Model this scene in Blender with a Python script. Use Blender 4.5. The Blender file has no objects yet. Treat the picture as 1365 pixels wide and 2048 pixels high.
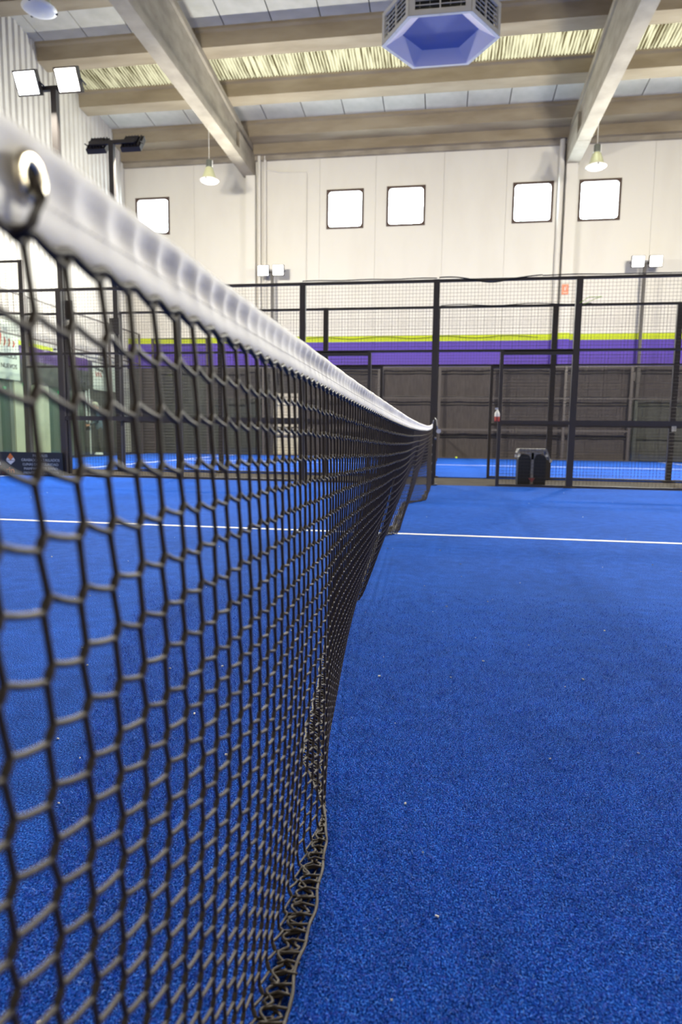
import bpy, bmesh, math, random
from mathutils import Vector, Matrix
import numpy as np
random.seed(7)
C = bpy.context.scene.collection
S = bpy.context.scene
PI = math.pi

# ------------------------------------------------------------------ camera
f_px, cam_x, cam_y, cam_z, yaw, pit, rol = 1292.17, 0.1478, 0.1719, 0.736, 0.15346, 0.11911, 0.0126
Fw = Vector((-math.sin(yaw)*math.cos(pit), math.cos(yaw)*math.cos(pit), -math.sin(pit)))
R0 = Vector((math.cos(yaw), math.sin(yaw), 0)); U0 = R0.cross(Fw)
Rv = R0*math.cos(rol) + U0*math.sin(rol); Uv = -R0*math.sin(rol) + U0*math.cos(rol)
cd = bpy.data.cameras.new('camera'); cam = bpy.data.objects.new('camera', cd); C.objects.link(cam)
M = Matrix((Rv, Uv, -Fw)).transposed().to_4x4(); M.translation = Vector((cam_x, cam_y, cam_z))
cam.matrix_world = M
cd.sensor_fit = 'VERTICAL'; cd.sensor_height = 36.0; cd.lens = f_px*36/2048
cd.clip_start = 0.02; cd.clip_end = 200
cd.dof.use_dof = True; cd.dof.focus_distance = 1.75; cd.dof.aperture_fstop = 4.4
S.camera = cam

# ------------------------------------------------------------------ world, exposure
w = bpy.data.worlds.new('world'); S.world = w; w.use_nodes = True
bg = w.node_tree.nodes['Background']
bg.inputs[0].default_value = (0.90, 1.0, 0.98, 1); bg.inputs[1].default_value = 34.0
S.view_settings.view_transform = 'Standard'; S.view_settings.look = 'None'
S.view_settings.gamma = 1; S.view_settings.use_curve_mapping = False
S.view_settings.exposure = 0.0
S.cycles.use_denoising = True
S.cycles.max_bounces = 8; S.cycles.transparent_max_bounces = 24
S.cycles.sample_clamp_indirect = 6
FLOOD_W = 720.0          # watts of one floodlight head

# ------------------------------------------------------------------ helpers
class MB:
    def __init__(s): s.v = []; s.f = []; s.m = []; s.mi = 0
    def add(s, vs, fs):
        o = len(s.v); s.v += [tuple(q) for q in vs]; s.f += [tuple(i+o for i in q) for q in fs]; s.m += [s.mi]*len(fs)
    def box(s, x0, x1, y0, y1, z0, z1):
        vs = [(x, y, z) for z in (z0, z1) for y in (y0, y1) for x in (x0, x1)]
        s.add(vs, [(0,2,3,1),(4,5,7,6),(0,1,5,4),(2,6,7,3),(0,4,6,2),(1,3,7,5)])
        return s
    def obox(s, c, ax, ay, az):
        c = Vector(c); ax, ay, az = Vector(ax), Vector(ay), Vector(az)
        vs = [c + ax*i + ay*j + az*k for k in (-1,1) for j in (-1,1) for i in (-1,1)]
        s.add(vs, [(0,2,3,1),(4,5,7,6),(0,1,5,4),(2,6,7,3),(0,4,6,2),(1,3,7,5)]); return s
    def tube(s, pts, r, n=6, cap=True):
        pts = [Vector(q) for q in pts]; rings = []
        rr = r if isinstance(r, (list, tuple)) else [r]*len(pts)
        for i, q in enumerate(pts):
            d = (pts[min(i+1, len(pts)-1)] - pts[max(i-1, 0)])
            d = d.normalized() if d.length > 1e-9 else Vector((0,0,1))
            a = Vector((0,0,1)) if abs(d.z) < .9 else Vector((1,0,0))
            u = d.cross(a).normalized(); v = d.cross(u)
            rings.append([q + (u*math.cos(2*PI*k/n) + v*math.sin(2*PI*k/n))*rr[i] for k in range(n)])
        vs = [p for ring in rings for p in ring]; fs = []
        for i in range(len(pts)-1):
            for k in range(n):
                k2 = (k+1) % n; fs.append((i*n+k, i*n+k2, (i+1)*n+k2, (i+1)*n+k))
        if cap: fs.append(tuple(range(n))[::-1]); fs.append(tuple(range((len(pts)-1)*n, len(pts)*n)))
        s.add(vs, fs); return s
    def lathe(s, prof, n=24, c=(0,0,0), cap=False):
        vs = []; fs = []
        for (r, z) in prof:
            for k in range(n): vs.append((c[0]+r*math.cos(2*PI*k/n), c[1]+r*math.sin(2*PI*k/n), c[2]+z))
        for i in range(len(prof)-1):
            for k in range(n):
                k2 = (k+1) % n; fs.append((i*n+k, i*n+k2, (i+1)*n+k2, (i+1)*n+k))
        if cap: fs.append(tuple(range(n))[::-1]); fs.append(tuple(range((len(prof)-1)*n, len(prof)*n)))
        s.add(vs, fs); return s
    def prism(s, poly, axis, a0, a1):
        n = len(poly)
        def P(q, a):
            return {'x': (a, q[0], q[1]), 'y': (q[0], a, q[1]), 'z': (q[0], q[1], a)}[axis]
        vs = [P(q, a0) for q in poly] + [P(q, a1) for q in poly]
        s.add(vs, [tuple(range(n))[::-1], tuple(range(n, 2*n))] + [(i, (i+1) % n, n+(i+1) % n, n+i) for i in range(n)]); return s
    def mesh(s, name, mats, smooth=False):
        me = bpy.data.meshes.new(name); me.from_pydata(s.v, [], s.f)
        if not isinstance(mats, (list, tuple)): mats = [mats]
        for m in mats: me.materials.append(m)
        if len(mats) > 1: me.polygons.foreach_set('material_index', s.m)
        if smooth: me.polygons.foreach_set('use_smooth', [True]*len(me.polygons))
        me.validate(); me.update()
        bm = bmesh.new(); bm.from_mesh(me); bmesh.ops.recalc_face_normals(bm, faces=bm.faces); bm.to_mesh(me); bm.free()
        return me
    def build(s, name, mats, parent=None, smooth=False, loc=None):
        return link(name, s.mesh(name, mats, smooth), parent, loc)

def link(name, me, parent=None, loc=None, rot=None):
    o = bpy.data.objects.new(name, me); C.objects.link(o)
    if parent: o.parent = parent
    if loc is not None: o.location = loc
    if rot is not None: o.rotation_euler = rot
    return o
def tag(o, label=None, cat=None, group=None, kind=None):
    if label: o['label'] = label
    if cat: o['category'] = cat
    if group: o['group'] = group
    if kind: o['kind'] = kind
    return o
def thing(name, label, cat, loc=(0,0,0), rz=0, group=None):
    o = bpy.data.objects.new(name, None); C.objects.link(o); o.location = loc; o.rotation_euler = (0,0,rz)
    o.empty_display_size = .1
    return tag(o, label, cat, group)
def struct(o): o['kind'] = 'structure'; return o
def copy_tree(o, parent=None):
    c = o.copy(); C.objects.link(c)
    if parent: c.parent = parent
    for ch in list(o.children): copy_tree(ch, c)
    return c
def text_mesh(txt, size, mat, name, parent, M4, align='LEFT', ext=.0015):
    cu = bpy.data.curves.new('t', 'FONT'); cu.body = txt; cu.size = size; cu.extrude = ext; cu.align_x = align
    ob = bpy.data.objects.new('t', cu); C.objects.link(ob)
    dg = bpy.context.evaluated_depsgraph_get(); dg.update()
    me = bpy.data.meshes.new_from_object(ob.evaluated_get(dg)); me.name = name
    bpy.data.objects.remove(ob); bpy.data.curves.remove(cu)
    me.materials.clear(); me.materials.append(mat); me.transform(M4)
    return link(name, me, parent)

# ------------------------------------------------------------------ materials
def mat(name, col, rough=.6, metal=0, **kw):
    m = bpy.data.materials.new(name); m.use_nodes = True
    b = m.node_tree.nodes['Principled BSDF']
    b.inputs['Base Color'].default_value = (*col, 1); b.inputs['Roughness'].default_value = rough
    b.inputs['Metallic'].default_value = metal
    for k, v in kw.items(): b.inputs[k.replace('_', ' ')].default_value = v
    return m
def nodes(m): return m.node_tree.nodes, m.node_tree.links, m.node_tree.nodes['Principled BSDF']
def noisy(name, c1, c2, scale=5, rough=.7, bump=0, detail=6, stretch=(1,1,1), bdist=.01, lo=.35, hi=.65, metal=0):
    m = mat(name, c1, rough, metal); n, l, b = nodes(m)
    tc = n.new('ShaderNodeTexCoord'); mp = n.new('ShaderNodeMapping'); mp.inputs['Scale'].default_value = stretch
    nz = n.new('ShaderNodeTexNoise'); nz.inputs['Scale'].default_value = scale; nz.inputs['Detail'].default_value = detail
    cr = n.new('ShaderNodeValToRGB'); cr.color_ramp.elements[0].color = (*c1, 1); cr.color_ramp.elements[1].color = (*c2, 1)
    cr.color_ramp.elements[0].position = lo; cr.color_ramp.elements[1].position = hi
    l.new(tc.outputs['Object'], mp.inputs[0]); l.new(mp.outputs[0], nz.inputs['Vector']); l.new(nz.outputs[0], cr.inputs[0])
    l.new(cr.outputs[0], b.inputs['Base Color'])
    if bump:
        bp = n.new('ShaderNodeBump'); bp.inputs['Strength'].default_value = bump; bp.inputs['Distance'].default_value = bdist
        l.new(nz.outputs[0], bp.inputs['Height']); l.new(bp.outputs[0], b.inputs['Normal'])
    return m
def emis(name, col, st):
    m = bpy.data.materials.new(name); m.use_nodes = True; n = m.node_tree.nodes; n.clear()
    e = n.new('ShaderNodeEmission'); e.inputs[0].default_value = (*col, 1); e.inputs[1].default_value = st
    o = n.new('ShaderNodeOutputMaterial'); m.node_tree.links.new(e.outputs[0], o.inputs[0]); return m
def glassy(name, tint, gloss=.08, rough=.02, gcol=(1,1,1)):
    m = bpy.data.materials.new(name); m.use_nodes = True; n = m.node_tree.nodes; l = m.node_tree.links; n.clear()
    t = n.new('ShaderNodeBsdfTransparent'); t.inputs[0].default_value = (*tint, 1)
    g = n.new('ShaderNodeBsdfGlossy'); g.inputs['Roughness'].default_value = rough; g.inputs[0].default_value = (*gcol, 1)
    fr = n.new('ShaderNodeFresnel'); fr.inputs[0].default_value = 1.45
    mx = n.new('ShaderNodeMixShader'); o = n.new('ShaderNodeOutputMaterial')
    ge = n.new('ShaderNodeNewGeometry'); m1 = n.new('ShaderNodeMath'); m1.operation = 'SUBTRACT'; m1.inputs[0].default_value = 1; m2 = n.new('ShaderNodeMath'); m2.operation = 'MULTIPLY'
    l.new(ge.outputs['Backfacing'], m1.inputs[1]); l.new(fr.outputs[0], m2.inputs[0]); l.new(m1.outputs[0], m2.inputs[1])
    l.new(m2.outputs[0], mx.inputs[0]); l.new(t.outputs[0], mx.inputs[1]); l.new(g.outputs[0], mx.inputs[2]); l.new(mx.outputs[0], o.inputs[0])
    return m

def turf_mat():
    m = mat('blue_turf', (.015,.075,.45), .85); n, l, b = nodes(m)
    tc = n.new('ShaderNodeTexCoord')
    def noise(sc, det, st=(1,1,1)):
        mp = n.new('ShaderNodeMapping'); mp.inputs['Scale'].default_value = st
        z = n.new('ShaderNodeTexNoise'); z.inputs['Scale'].default_value = sc; z.inputs['Detail'].default_value = det
        l.new(tc.outputs['Object'], mp.inputs[0]); l.new(mp.outputs[0], z.inputs['Vector']); return z
    fine = noise(330, 3, (1,.7,1)); mid = noise(14, 4); big = noise(1.1, 3)
    cr = n.new('ShaderNodeValToRGB'); e = cr.color_ramp.elements
    e[0].position = .36; e[0].color = (.0004,.012,.14,1); e[1].position = .70; e[1].color = (.08,.26,.86,1)
    x = e.new(.52); x.color = (.002,.066,.44,1)
    l.new(fine.outputs[0], cr.inputs[0])
    def mul(prev, z, lo, hi):
        mr = n.new('ShaderNodeMapRange'); mr.inputs[1].default_value = .3; mr.inputs[2].default_value = .7
        mr.inputs[3].default_value = lo; mr.inputs[4].default_value = hi; l.new(z.outputs[0], mr.inputs[0])
        mx = n.new('ShaderNodeMix'); mx.data_type = 'RGBA'; mx.blend_type = 'MULTIPLY'; mx.inputs[0].default_value = 1
        cb = n.new('ShaderNodeCombineColor')
        for i in range(3): l.new(mr.outputs[0], cb.inputs[i])
        l.new(prev, mx.inputs[6]); l.new(cb.outputs[0], mx.inputs[7]); return mx.outputs[2]
    hue = noise(210, 2, (1,.6,1)); hr_ = n.new('ShaderNodeMapRange'); hr_.inputs[1].default_value = .56; hr_.inputs[2].default_value = .68; hr_.inputs[4].default_value = .55
    l.new(hue.outputs[0], hr_.inputs[0]); hm = n.new('ShaderNodeMix'); hm.data_type = 'RGBA'; l.new(hr_.outputs[0], hm.inputs[0]); l.new(cr.outputs[0], hm.inputs[6]); hm.inputs[7].default_value = (.06,.085,.48,1)
    c = mul(hm.outputs[2], mid, .8, 1.15); c = mul(c, big, .85, 1.12)
    l.new(c, b.inputs['Base Color'])
    bp = n.new('ShaderNodeBump'); bp.inputs['Strength'].default_value = .9; bp.inputs['Distance'].default_value = .004
    l.new(fine.outputs[0], bp.inputs['Height']); l.new(bp.outputs[0], b.inputs['Normal'])
    b.inputs['Sheen Weight'].default_value = .10; b.inputs['Sheen Roughness'].default_value = .4
    b.inputs['Sheen Tint'].default_value = (.10,.42,1,1)
    b.inputs['Specular IOR Level'].default_value = .05
    return m
def wall_paint():
    m = mat('painted_wall', (.8,.78,.72), .75); n, l, b = nodes(m)
    tc = n.new('ShaderNodeTexCoord'); sp = n.new('ShaderNodeSeparateXYZ'); l.new(tc.outputs['Object'], sp.inputs[0])
    nz = n.new('ShaderNodeTexNoise'); nz.inputs['Scale'].default_value = .9; nz.inputs['Detail'].default_value = 8
    mp = n.new('ShaderNodeMapping'); mp.inputs['Scale'].default_value = (1.6,1,.5); l.new(tc.outputs['Object'], mp.inputs[0]); l.new(mp.outputs[0], nz.inputs['Vector'])
    wr = n.new('ShaderNodeValToRGB'); wr.color_ramp.elements[0].position = .2; wr.color_ramp.elements[1].position = .55
    wr.color_ramp.elements[0].color = (.585,.555,.50,1); wr.color_ramp.elements[1].color = (.625,.60,.545,1); l.new(nz.outputs[0], wr.inputs[0])
    prev = wr.outputs[0]
    for z, col in ((4.10, (.47,.56,.012)), (3.90, (.085,.045,.34)), (3.05, (.05,.044,.042))):
        mt = n.new('ShaderNodeMath'); mt.operation = 'LESS_THAN'; mt.inputs[1].default_value = z; l.new(sp.outputs[2], mt.inputs[0])
        mx = n.new('ShaderNodeMix'); mx.data_type = 'RGBA'; l.new(mt.outputs[0], mx.inputs[0]); l.new(prev, mx.inputs[6]); mx.inputs[7].default_value = (*col, 1)
        prev = mx.outputs[2]
    l.new(prev, b.inputs['Base Color']); return m
TURF = turf_mat(); PAINT = wall_paint()
LINE = noisy('white_line', (.72,.74,.78), (.85,.86,.88), 60, .8)
CONC = noisy('concrete_floor', (.040,.033,.026), (.055,.046,.037), 3, .9)
CONC.node_tree.nodes['Principled BSDF'].inputs['Specular IOR Level'].default_value = .08
BEAM = noisy('beam_concrete', (.22,.19,.15), (.32,.28,.22), 1.6, .85, .25, 8, (1,1,2.2), .01)
PURL = noisy('purlin_concrete', (.22,.175,.115), (.30,.25,.175), 1.4, .85, .2, 8, (.5,2,2), .01)
PANEL = noisy('roof_panel', (.38,.37,.33), (.45,.44,.40), 2.2, .8, 0, 8)
JOINT = mat('roof_backing', (.035,.035,.035), .9)
WHITEM = noisy('white_metal_sheet', (.50,.485,.45), (.58,.565,.53), 1.2, .5)
STEEL = mat('black_steel', (.050,.040,.036), .5, 0)
WIRE = mat('fence_wire', (.035,.030,.03), .45, 0)
GLASS = glassy('court_glass', (.93,.965,.945))
FRAME = mat('window_frame', (.055,.03,.022), .6)
PIPE = noisy('white_pipe', (.52,.53,.53), (.66,.67,.66), 3, .5)
CLOTH = noisy('windbreak_cloth', (.046,.038,.036), (.066,.055,.052), 9, .9, .3, 5, (3,1,.4), .02)
BLACK = mat('black_plastic', (.012,.012,.013), .5)
GALV = noisy('galvanised', (.35,.35,.36), (.5,.5,.5), 30, .35, metal=.8)
WHITEP = mat('white_plastic', (.75,.75,.73), .45)

# ------------------------------------------------------------------ the setting: floor, walls, roof
WY = 22.7; WL = -11.2; WR = 15.0; WF = -16.0; TOP = 12.6
def eave(y): return 10.3 + .1*(22.8 - y)
fl = struct(MB().box(WL-.3, WR+.3, WF-.3, WY+.3, -.25, -.012).build('floor', CONC))
t1 = struct(MB().box(-10, 10, 0, 10, -.012, 0).build('court_turf', TURF))
t1['label'] = 'blue artificial turf of the near padel court'
t2 = struct(MB().box(-10, 10, 12, 22.05, -.012, 0).build('court_turf', TURF))
t2['label'] = 'blue artificial turf of the court beyond the walkway'
def lines(parent, y0):
    MB().box(-6.95, 6.95, y0+4.975, y0+5.025, 0, .0025).build('court_line', LINE, parent)
    for sx in (-1, 1): MB().box(sx*6.95-.025, sx*6.95+.025, y0+.02, y0+9.98, 0, .0025).build('court_line', LINE, parent)
lines(t1, 0); lines(t2, 12)

def holes_wall(mb, x0, x1, z0, z1, holes, y0, y1):
    xs = sorted({x0, x1} | {max(x0, min(x1, h[i])) for h in holes for i in (0, 1)})
    for a, b_ in zip(xs[:-1], xs[1:]):
        if b_ - a < 1e-4: continue
        hs = sorted([h for h in holes if h[0] <= a + 1e-4 and h[1] >= b_ - 1e-4], key=lambda h: h[2]); z = z0
        for h in hs: mb.box(a, b_, y0, y1, z, h[2]); z = h[3]
        mb.box(a, b_, y0, y1, z, z1)
WIN = [(-10.82, -9.56, 7.66, 8.92), (-3.96, -2.70, 7.64, 8.91), (-1.93, -.65, 7.66, 8.93), (2.15, 3.42, 7.61, 8.87), (4.20, 5.485, 7.60, 8.87), (8.0, 9.27, 7.6, 8.87), (10.3, 11.57, 7.6, 8.87)]
DOOR = (-5.86, -4.93, .0, 2.12)
wb = struct(MB().box(WL-.3, WR+.3, WY+.16, WY+.165, 0, .5).build('wall_back', PAINT))
seams = [WL-.3, -8.65, -6.58, -4.2, -2.3, -.06, 1.95, 3.9, 6.44, 8.8, 11.0, 13.0, WR+.3]
for a, b_ in zip(seams[:-1], seams[1:]):
    m = MB(); holes_wall(m, a+.003, b_-.003, -.1, 10.45, [h for h in WIN+[DOOR] if h[1] > a and h[0] < b_], WY, WY+.16)
    m.build('wall_panel', PAINT, wb)
m = MB(); holes_wall(m, WL-.3, WR+.3, -.2, 10.6, WIN, WY+.16, WY+.2); m.build('backing', PAINT, wb)
# pilasters and pipes on the back wall
MB().box(-6.72, -6.40, WY-.22, WY, 0, 9.42).build('pilaster', PAINT, wb)
MB().box(3.76, 4.10, WY-.24, WY, 0, 9.3).build('pilaster', PAINT, wb)
MB().tube([(-6.28, WY-.1, 0), (-6.28, WY-.1, 10.2)], .055, 10).build('downpipe', PAINT, wb)
MB().tube([(-6.08, WY-.08, 0), (-6.08, WY-.08, 10.2)], .045, 10).build('downpipe', PAINT, wb)
MB().tube([(3.62, WY-.11, 0), (3.62, WY-.11, 10.3)], .085, 12).build('downpipe', PAINT, wb)
MB().tube([(-6.05, WY-.06, 9.62), (-5.75, WY-.06, 9.58), (-5.6, WY-.05, 9.53), (-5.25, WY-.04, 9.52)], .02, 6).build('conduit', PAINT, wb)
MB().tube([(-5.3, WY-.03, 9.52), (-4.66, WY-.03, 9.5), (-4.64, WY-.03, 9.4), (-4.64, WY-.03, 5)], .012, 5).build('conduit', PAINT, wb)
for i, h in enumerate(WIN):
    e = struct(bpy.data.objects.new('window_%d' % (i+1), None)); C.objects.link(e); e.location = ((h[0]+h[1])/2, WY, h[2])
    wdt = (h[1]-h[0])/2; ht = h[3]-h[2]; t = .070; fm = MB()
    fm.box(-wdt, -wdt+t, -.02, .1, 0, ht).box(wdt-t, wdt, -.02, .1, 0, ht).box(-wdt+t, wdt-t, -.02, .1, 0, t).box(-wdt+t, wdt-t, -.02, .1, ht-t, ht)
    for sx in (-1, 1):
        for zc, sz in ((t, 1), (ht-t, -1)):
            cx = sx*(wdt-t); fm.prism([(cx, zc), (cx-sx*.08, zc), (cx-sx*.028, zc+sz*.028), (cx, zc+sz*.08)], 'y', -.015, .09)
    fm.build('window_frame', FRAME, e)
    MB().box(-wdt+t*.9, wdt-t*.9, .04, .048, t*.9, ht-t*.9).build('window_pane', glassy('window_glass', (.95,.97,1)) if i == 0 else bpy.data.materials['window_glass'], e)
d1 = struct(bpy.data.objects.new('door_1', None)); C.objects.link(d1); d1.location = (-5.395, WY, 0)
CREAM = noisy('cream_paint', (.62,.56,.45), (.7,.64,.52), 2, .6)
MB().box(-.45, .45, -.02, .1, .0, 2.1).build('door_leaf', CREAM, d1)
MB().box(-.5, -.45, -.05, .1, 0, 2.15).box(.45, .5, -.05, .1, 0, 2.15).box(-.45, .45, -.05, .1, 2.1, 2.15).build('door_frame', CREAM, d1)
MB().box(.36, .40, -.07, -.02, 1.0, 1.12).build('door_handle', BLACK, d1)

# left wall: ribbed white sheet above, shopfront openings below
lw = struct(MB().box(WL-.3, WL-.08, WF-.3, WY+.3, -.2, 14.9).build('wall_left', WHITEM))
m = MB(); y = -2.3
poly = []
while y < WY-.01:
    poly += [(y, 0), (y+.09, 0), (y+.12, .045), (y+.22, .045)]; y += .25
vs = []; fs = []
for (yy, dx) in poly:
    vs += [(WL-.05+dx, min(yy, WY), 3.15), (WL-.05+dx, min(yy, WY), 10.3+.1*(22.8-min(yy, WY))+.5)]
for i in range(len(poly)-1): fs.append((2*i, 2*i+2, 2*i+3, 2*i+1))
m.add(vs, fs); m.build('corrugated_sheet', WHITEM, lw)
YEL = mat('yellow_paint', (.50,.58,.02), .7)
GREYP = noisy('grey_green_panel', (.10,.115,.10), (.14,.155,.135), 2, .5)
PALE = noisy('pale_panel', (.38,.36,.28), (.44,.42,.33), 2, .6)
DGREY = mat('dark_grey_panel', (.07,.065,.062), .6)
GLS2 = mat('shopfront_glass', (.05,.085,.07), .12)
MB().box(WL-.08, WL-.02, 16.34, 18.0, 3.02, 3.15).build('painted_band', YEL, lw)
segs = [(10.0, 15.6, GREYP), (15.6, 15.95, GLS2), (15.95, 16.12, GREYP), (16.12, 16.50, PALE), (16.50, 16.86, GLS2), (16.86, 17.66, PALE), (17.66, 18.2, GLS2), (18.2, 19.55, GREYP), (19.55, 21.75, DGREY), (21.75, WY, WHITEM)]
for k, (a, b_, mt) in enumerate(segs):
    dx = .03 if mt in (PALE, DGREY) else 0
    MB().box(WL-.08, WL-.02+dx, a+.01, b_-.01, 0, 3.02).build('wall_panel', mt, lw)
for a, r in ((19.62, 1.05), (19.80, 0)):
    MB().box(WL, WL+.04, a, a+.035, .0 if r == 0 else 1.0, 2.1).build('door_frame', PIPE, lw)
GREEN = mat('green_clip', (.02,.35,.14), .4)
for yy, zz in ((15.7, 1.83), (16.52, 2.0), (18.17, 1.88)):
    MB().box(WL, WL+.04, yy-.05, yy+.05, zz-.04, zz+.04).build('clip', GREEN, lw)
MB().box(WL-.08, WL-.02, WF, 10.0, 0, 3.15).build('wall_panel', WHITEM, lw)
struct(MB().box(WR, WR+.3, WF-.3, WY+.3, -.2, 14.9).build('wall_right', WHITEM))
struct(MB().box(WL-.3, WR+.3, WF-.3, WF, -.2, 14.9).build('wall_front', WHITEM))

# ceiling: backing, single panels, corrugated translucent strips, purlins and rafters
PY = [21.95 - 2.09*k for k in range(-0, 12)]       # near edge of every purlin's underside
SKY = (18.20, 19.88)
ce = MB()
def roofq(y): return eave(y) + .47
def slab(mb, y0, y1, th=.06, lift=.0, x0=WL-.3, x1=WR+.3):
    a, b_ = roofq(y0)+lift, roofq(y1)+lift
    vs = [(x0,y0,a),(x1,y0,a),(x1,y1,b_),(x0,y1,b_),(x0,y0,a+th),(x1,y0,a+th),(x1,y1,b_+th),(x0,y1,b_+th)]
    mb.add(vs, [(0,3,2,1),(4,5,6,7),(0,1,5,4),(1,2,6,5),(2,3,7,6),(3,0,4,7)])
slab(ce, WF-.3, SKY[0]+.02, .08, .05); slab(ce, SKY[1]-.02+.1, WY+.3, .08, .05)
ceil = struct(ce.build('ceiling', JOINT))
edges = [PY[k] for k in range(len(PY))]
rows = []
prev = WY + .2
rows.append((22.43, 22.72))
for k in range(len(PY)):
    y1 = PY[k]; y0 = PY[k+1]+.46 if k+1 < len(PY) else PY[-1]-1.63
    if abs(y1 - 19.86) < .1: continue
    rows.append((y0-.1, y1+.1))
def panel_mesh(x0, x1, y0, y1):
    mb = MB(); slab(mb, y0, y1, .045, 0, x0, x1); return mb
for (y0, y1) in rows[1:]:
    x = -5.80 - 1.277*5; mb = panel_mesh(0, 1.249, y0, y1); me = mb.mesh('panel', PANEL)
    while x < WR + .3:
        link('panel', me, ceil, (x+.014, 0, 0)); x += 1.277
# corrugated translucent sheet
CORR = bpy.data.materials.new('translucent_sheet'); CORR.use_nodes = True
n = CORR.node_tree.nodes; l = CORR.node_tree.links; n.clear()
tc = n.new('ShaderNodeTexCoord'); mp = n.new('ShaderNodeMapping'); mp.inputs['Scale'].default_value = (9, .7, 1)
nz = n.new('ShaderNodeTexNoise'); nz.inputs['Scale'].default_value = 1.3; nz.inputs['Detail'].default_value = 5
cr = n.new('ShaderNodeValToRGB'); cr.color_ramp.elements[0].position = .32; cr.color_ramp.elements[1].position = .62
cr.color_ramp.elements[0].color = (.010,.007,.003,1); cr.color_ramp.elements[1].color = (.084,.074,.050,1)
wv = n.new('ShaderNodeTexWave'); wv.bands_direction = 'X'; wv.inputs['Scale'].default_value = 1/.088*2*math.pi/20; wv.inputs['Distortion'].default_value = .6; wv.inputs['Detail'].default_value = 1
mm = n.new('ShaderNodeMath'); mm.operation = 'MULTIPLY_ADD'; mm.inputs[1].default_value = .30; m3 = n.new('ShaderNodeMath'); m3.operation = 'ADD'; m3.inputs[1].default_value = -.15
l.new(tc.outputs['Object'], mp.inputs[0]); l.new(mp.outputs[0], nz.inputs['Vector']); l.new(tc.outputs['Object'], wv.inputs['Vector'])
l.new(wv.outputs['Fac'], mm.inputs[0]); l.new(nz.outputs[0], mm.inputs[2]); l.new(mm.outputs[0], m3.inputs[0]); l.new(m3.outputs[0], cr.inputs[0])
tl = n.new('ShaderNodeBsdfTranslucent'); df = n.new('ShaderNodeBsdfDiffuse'); mx = n.new('ShaderNodeMixShader'); mx.inputs[0].default_value = .3; oo = n.new('ShaderNodeOutputMaterial')
l.new(cr.outputs[0], tl.inputs[0]); l.new(cr.outputs[0], df.inputs[0]); l.new(tl.outputs[0], mx.inputs[1]); l.new(df.outputs[0], mx.inputs[2]); l.new(mx.outputs[0], oo.inputs[0])
mb = MB(); vs = []; fs = []; nn = 0; x = WL-.2
while x < WR + .2:
    ph = (x-WL)/.088*2*PI; dz = .025*math.sin(ph)
    vs += [(x, SKY[0]-.06, roofq(SKY[0])-.02+dz), (x, SKY[1]+.12, roofq(SKY[1])-.02+dz)]; nn += 1; x += .011
for i in range(nn-1): fs.append((2*i, 2*i+2, 2*i+3, 2*i+1))
mb.add(vs, fs); mb.build('corrugated_sheet', CORR, ceil, True)
# purlins: one per bay between rafters
RX = [(-6.82, -6.43), (3.75, 4.13)]
def purlin(y, x0, x1):
    z = eave(y) + .03; pr = [(y, z), (y+.46, z-.046), (y+.50, z+.27), (y+.62, z+.30), (y+.62, z+.38), (y-.10, z+.46), (y-.10, z+.38), (y-.03, z+.34)]
    mb = MB(); mb.prism(pr, 'x', x0, x1); mb.build('purlin', PURL, ceil)
for y in PY:
    for x0, x1 in ((WL, -6.63), (-6.61, 3.93), (3.95, WR)): purlin(y, x0, x1)
for x0, x1 in ((WL, -6.43), (-6.43, 3.75), (3.75, WR)):
    MB().box(x0, x1, WY-.28, WY+.02, 10.06, 10.42).build('eave_beam', PURL, ceil)
    MB().box(x0, x1, WY-.12, WY+.02, 9.92, 10.06).build('eave_strip', BEAM, ceil)
# rafters, an I section with a level bottom and a rising top
for (a, b_) in RX:
    zb = 9.42 if a < 0 else 9.30; mb = MB(); c = (a+b_)/2
    y1 = WY-.02 if a > 0 else WY-.02; y0 = WF
    def quadbox(xa, xb, z0f, z1f):
        ys = [y0, 6.0, 20.2, y1]; V = []
        for yy in ys: V += [(xa, yy, z0f(yy)), (xb, yy, z0f(yy)), (xb, yy, z1f(yy)), (xa, yy, z1f(yy))]
        F = [(0,1,2,3)]
        for i in range(len(ys)-1):
            o = 4*i
            for k in range(4): F.append((o+k, o+(k+1) % 4, o+4+(k+1) % 4, o+4+k))
        F.append(tuple(range(len(V)-4, len(V)))); mb.add(V, F)
    top = lambda yy: min(eave(yy), eave(4.0))
    quadbox(a, b_, lambda yy: zb, lambda yy: zb+.20)
    quadbox(c-.11, c+.11, lambda yy: zb+.20, lambda yy: top(yy)-.12)
    quadbox(a+.02, b_-.02, lambda yy: top(yy)-.16, lambda yy: top(yy)+.02)
    mb.box(a-.006, b_+.006, 20.9, y1-.03, zb-.006, 10.1)                                   # solid end block
    mb.build('rafter', BEAM, ceil)

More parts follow.
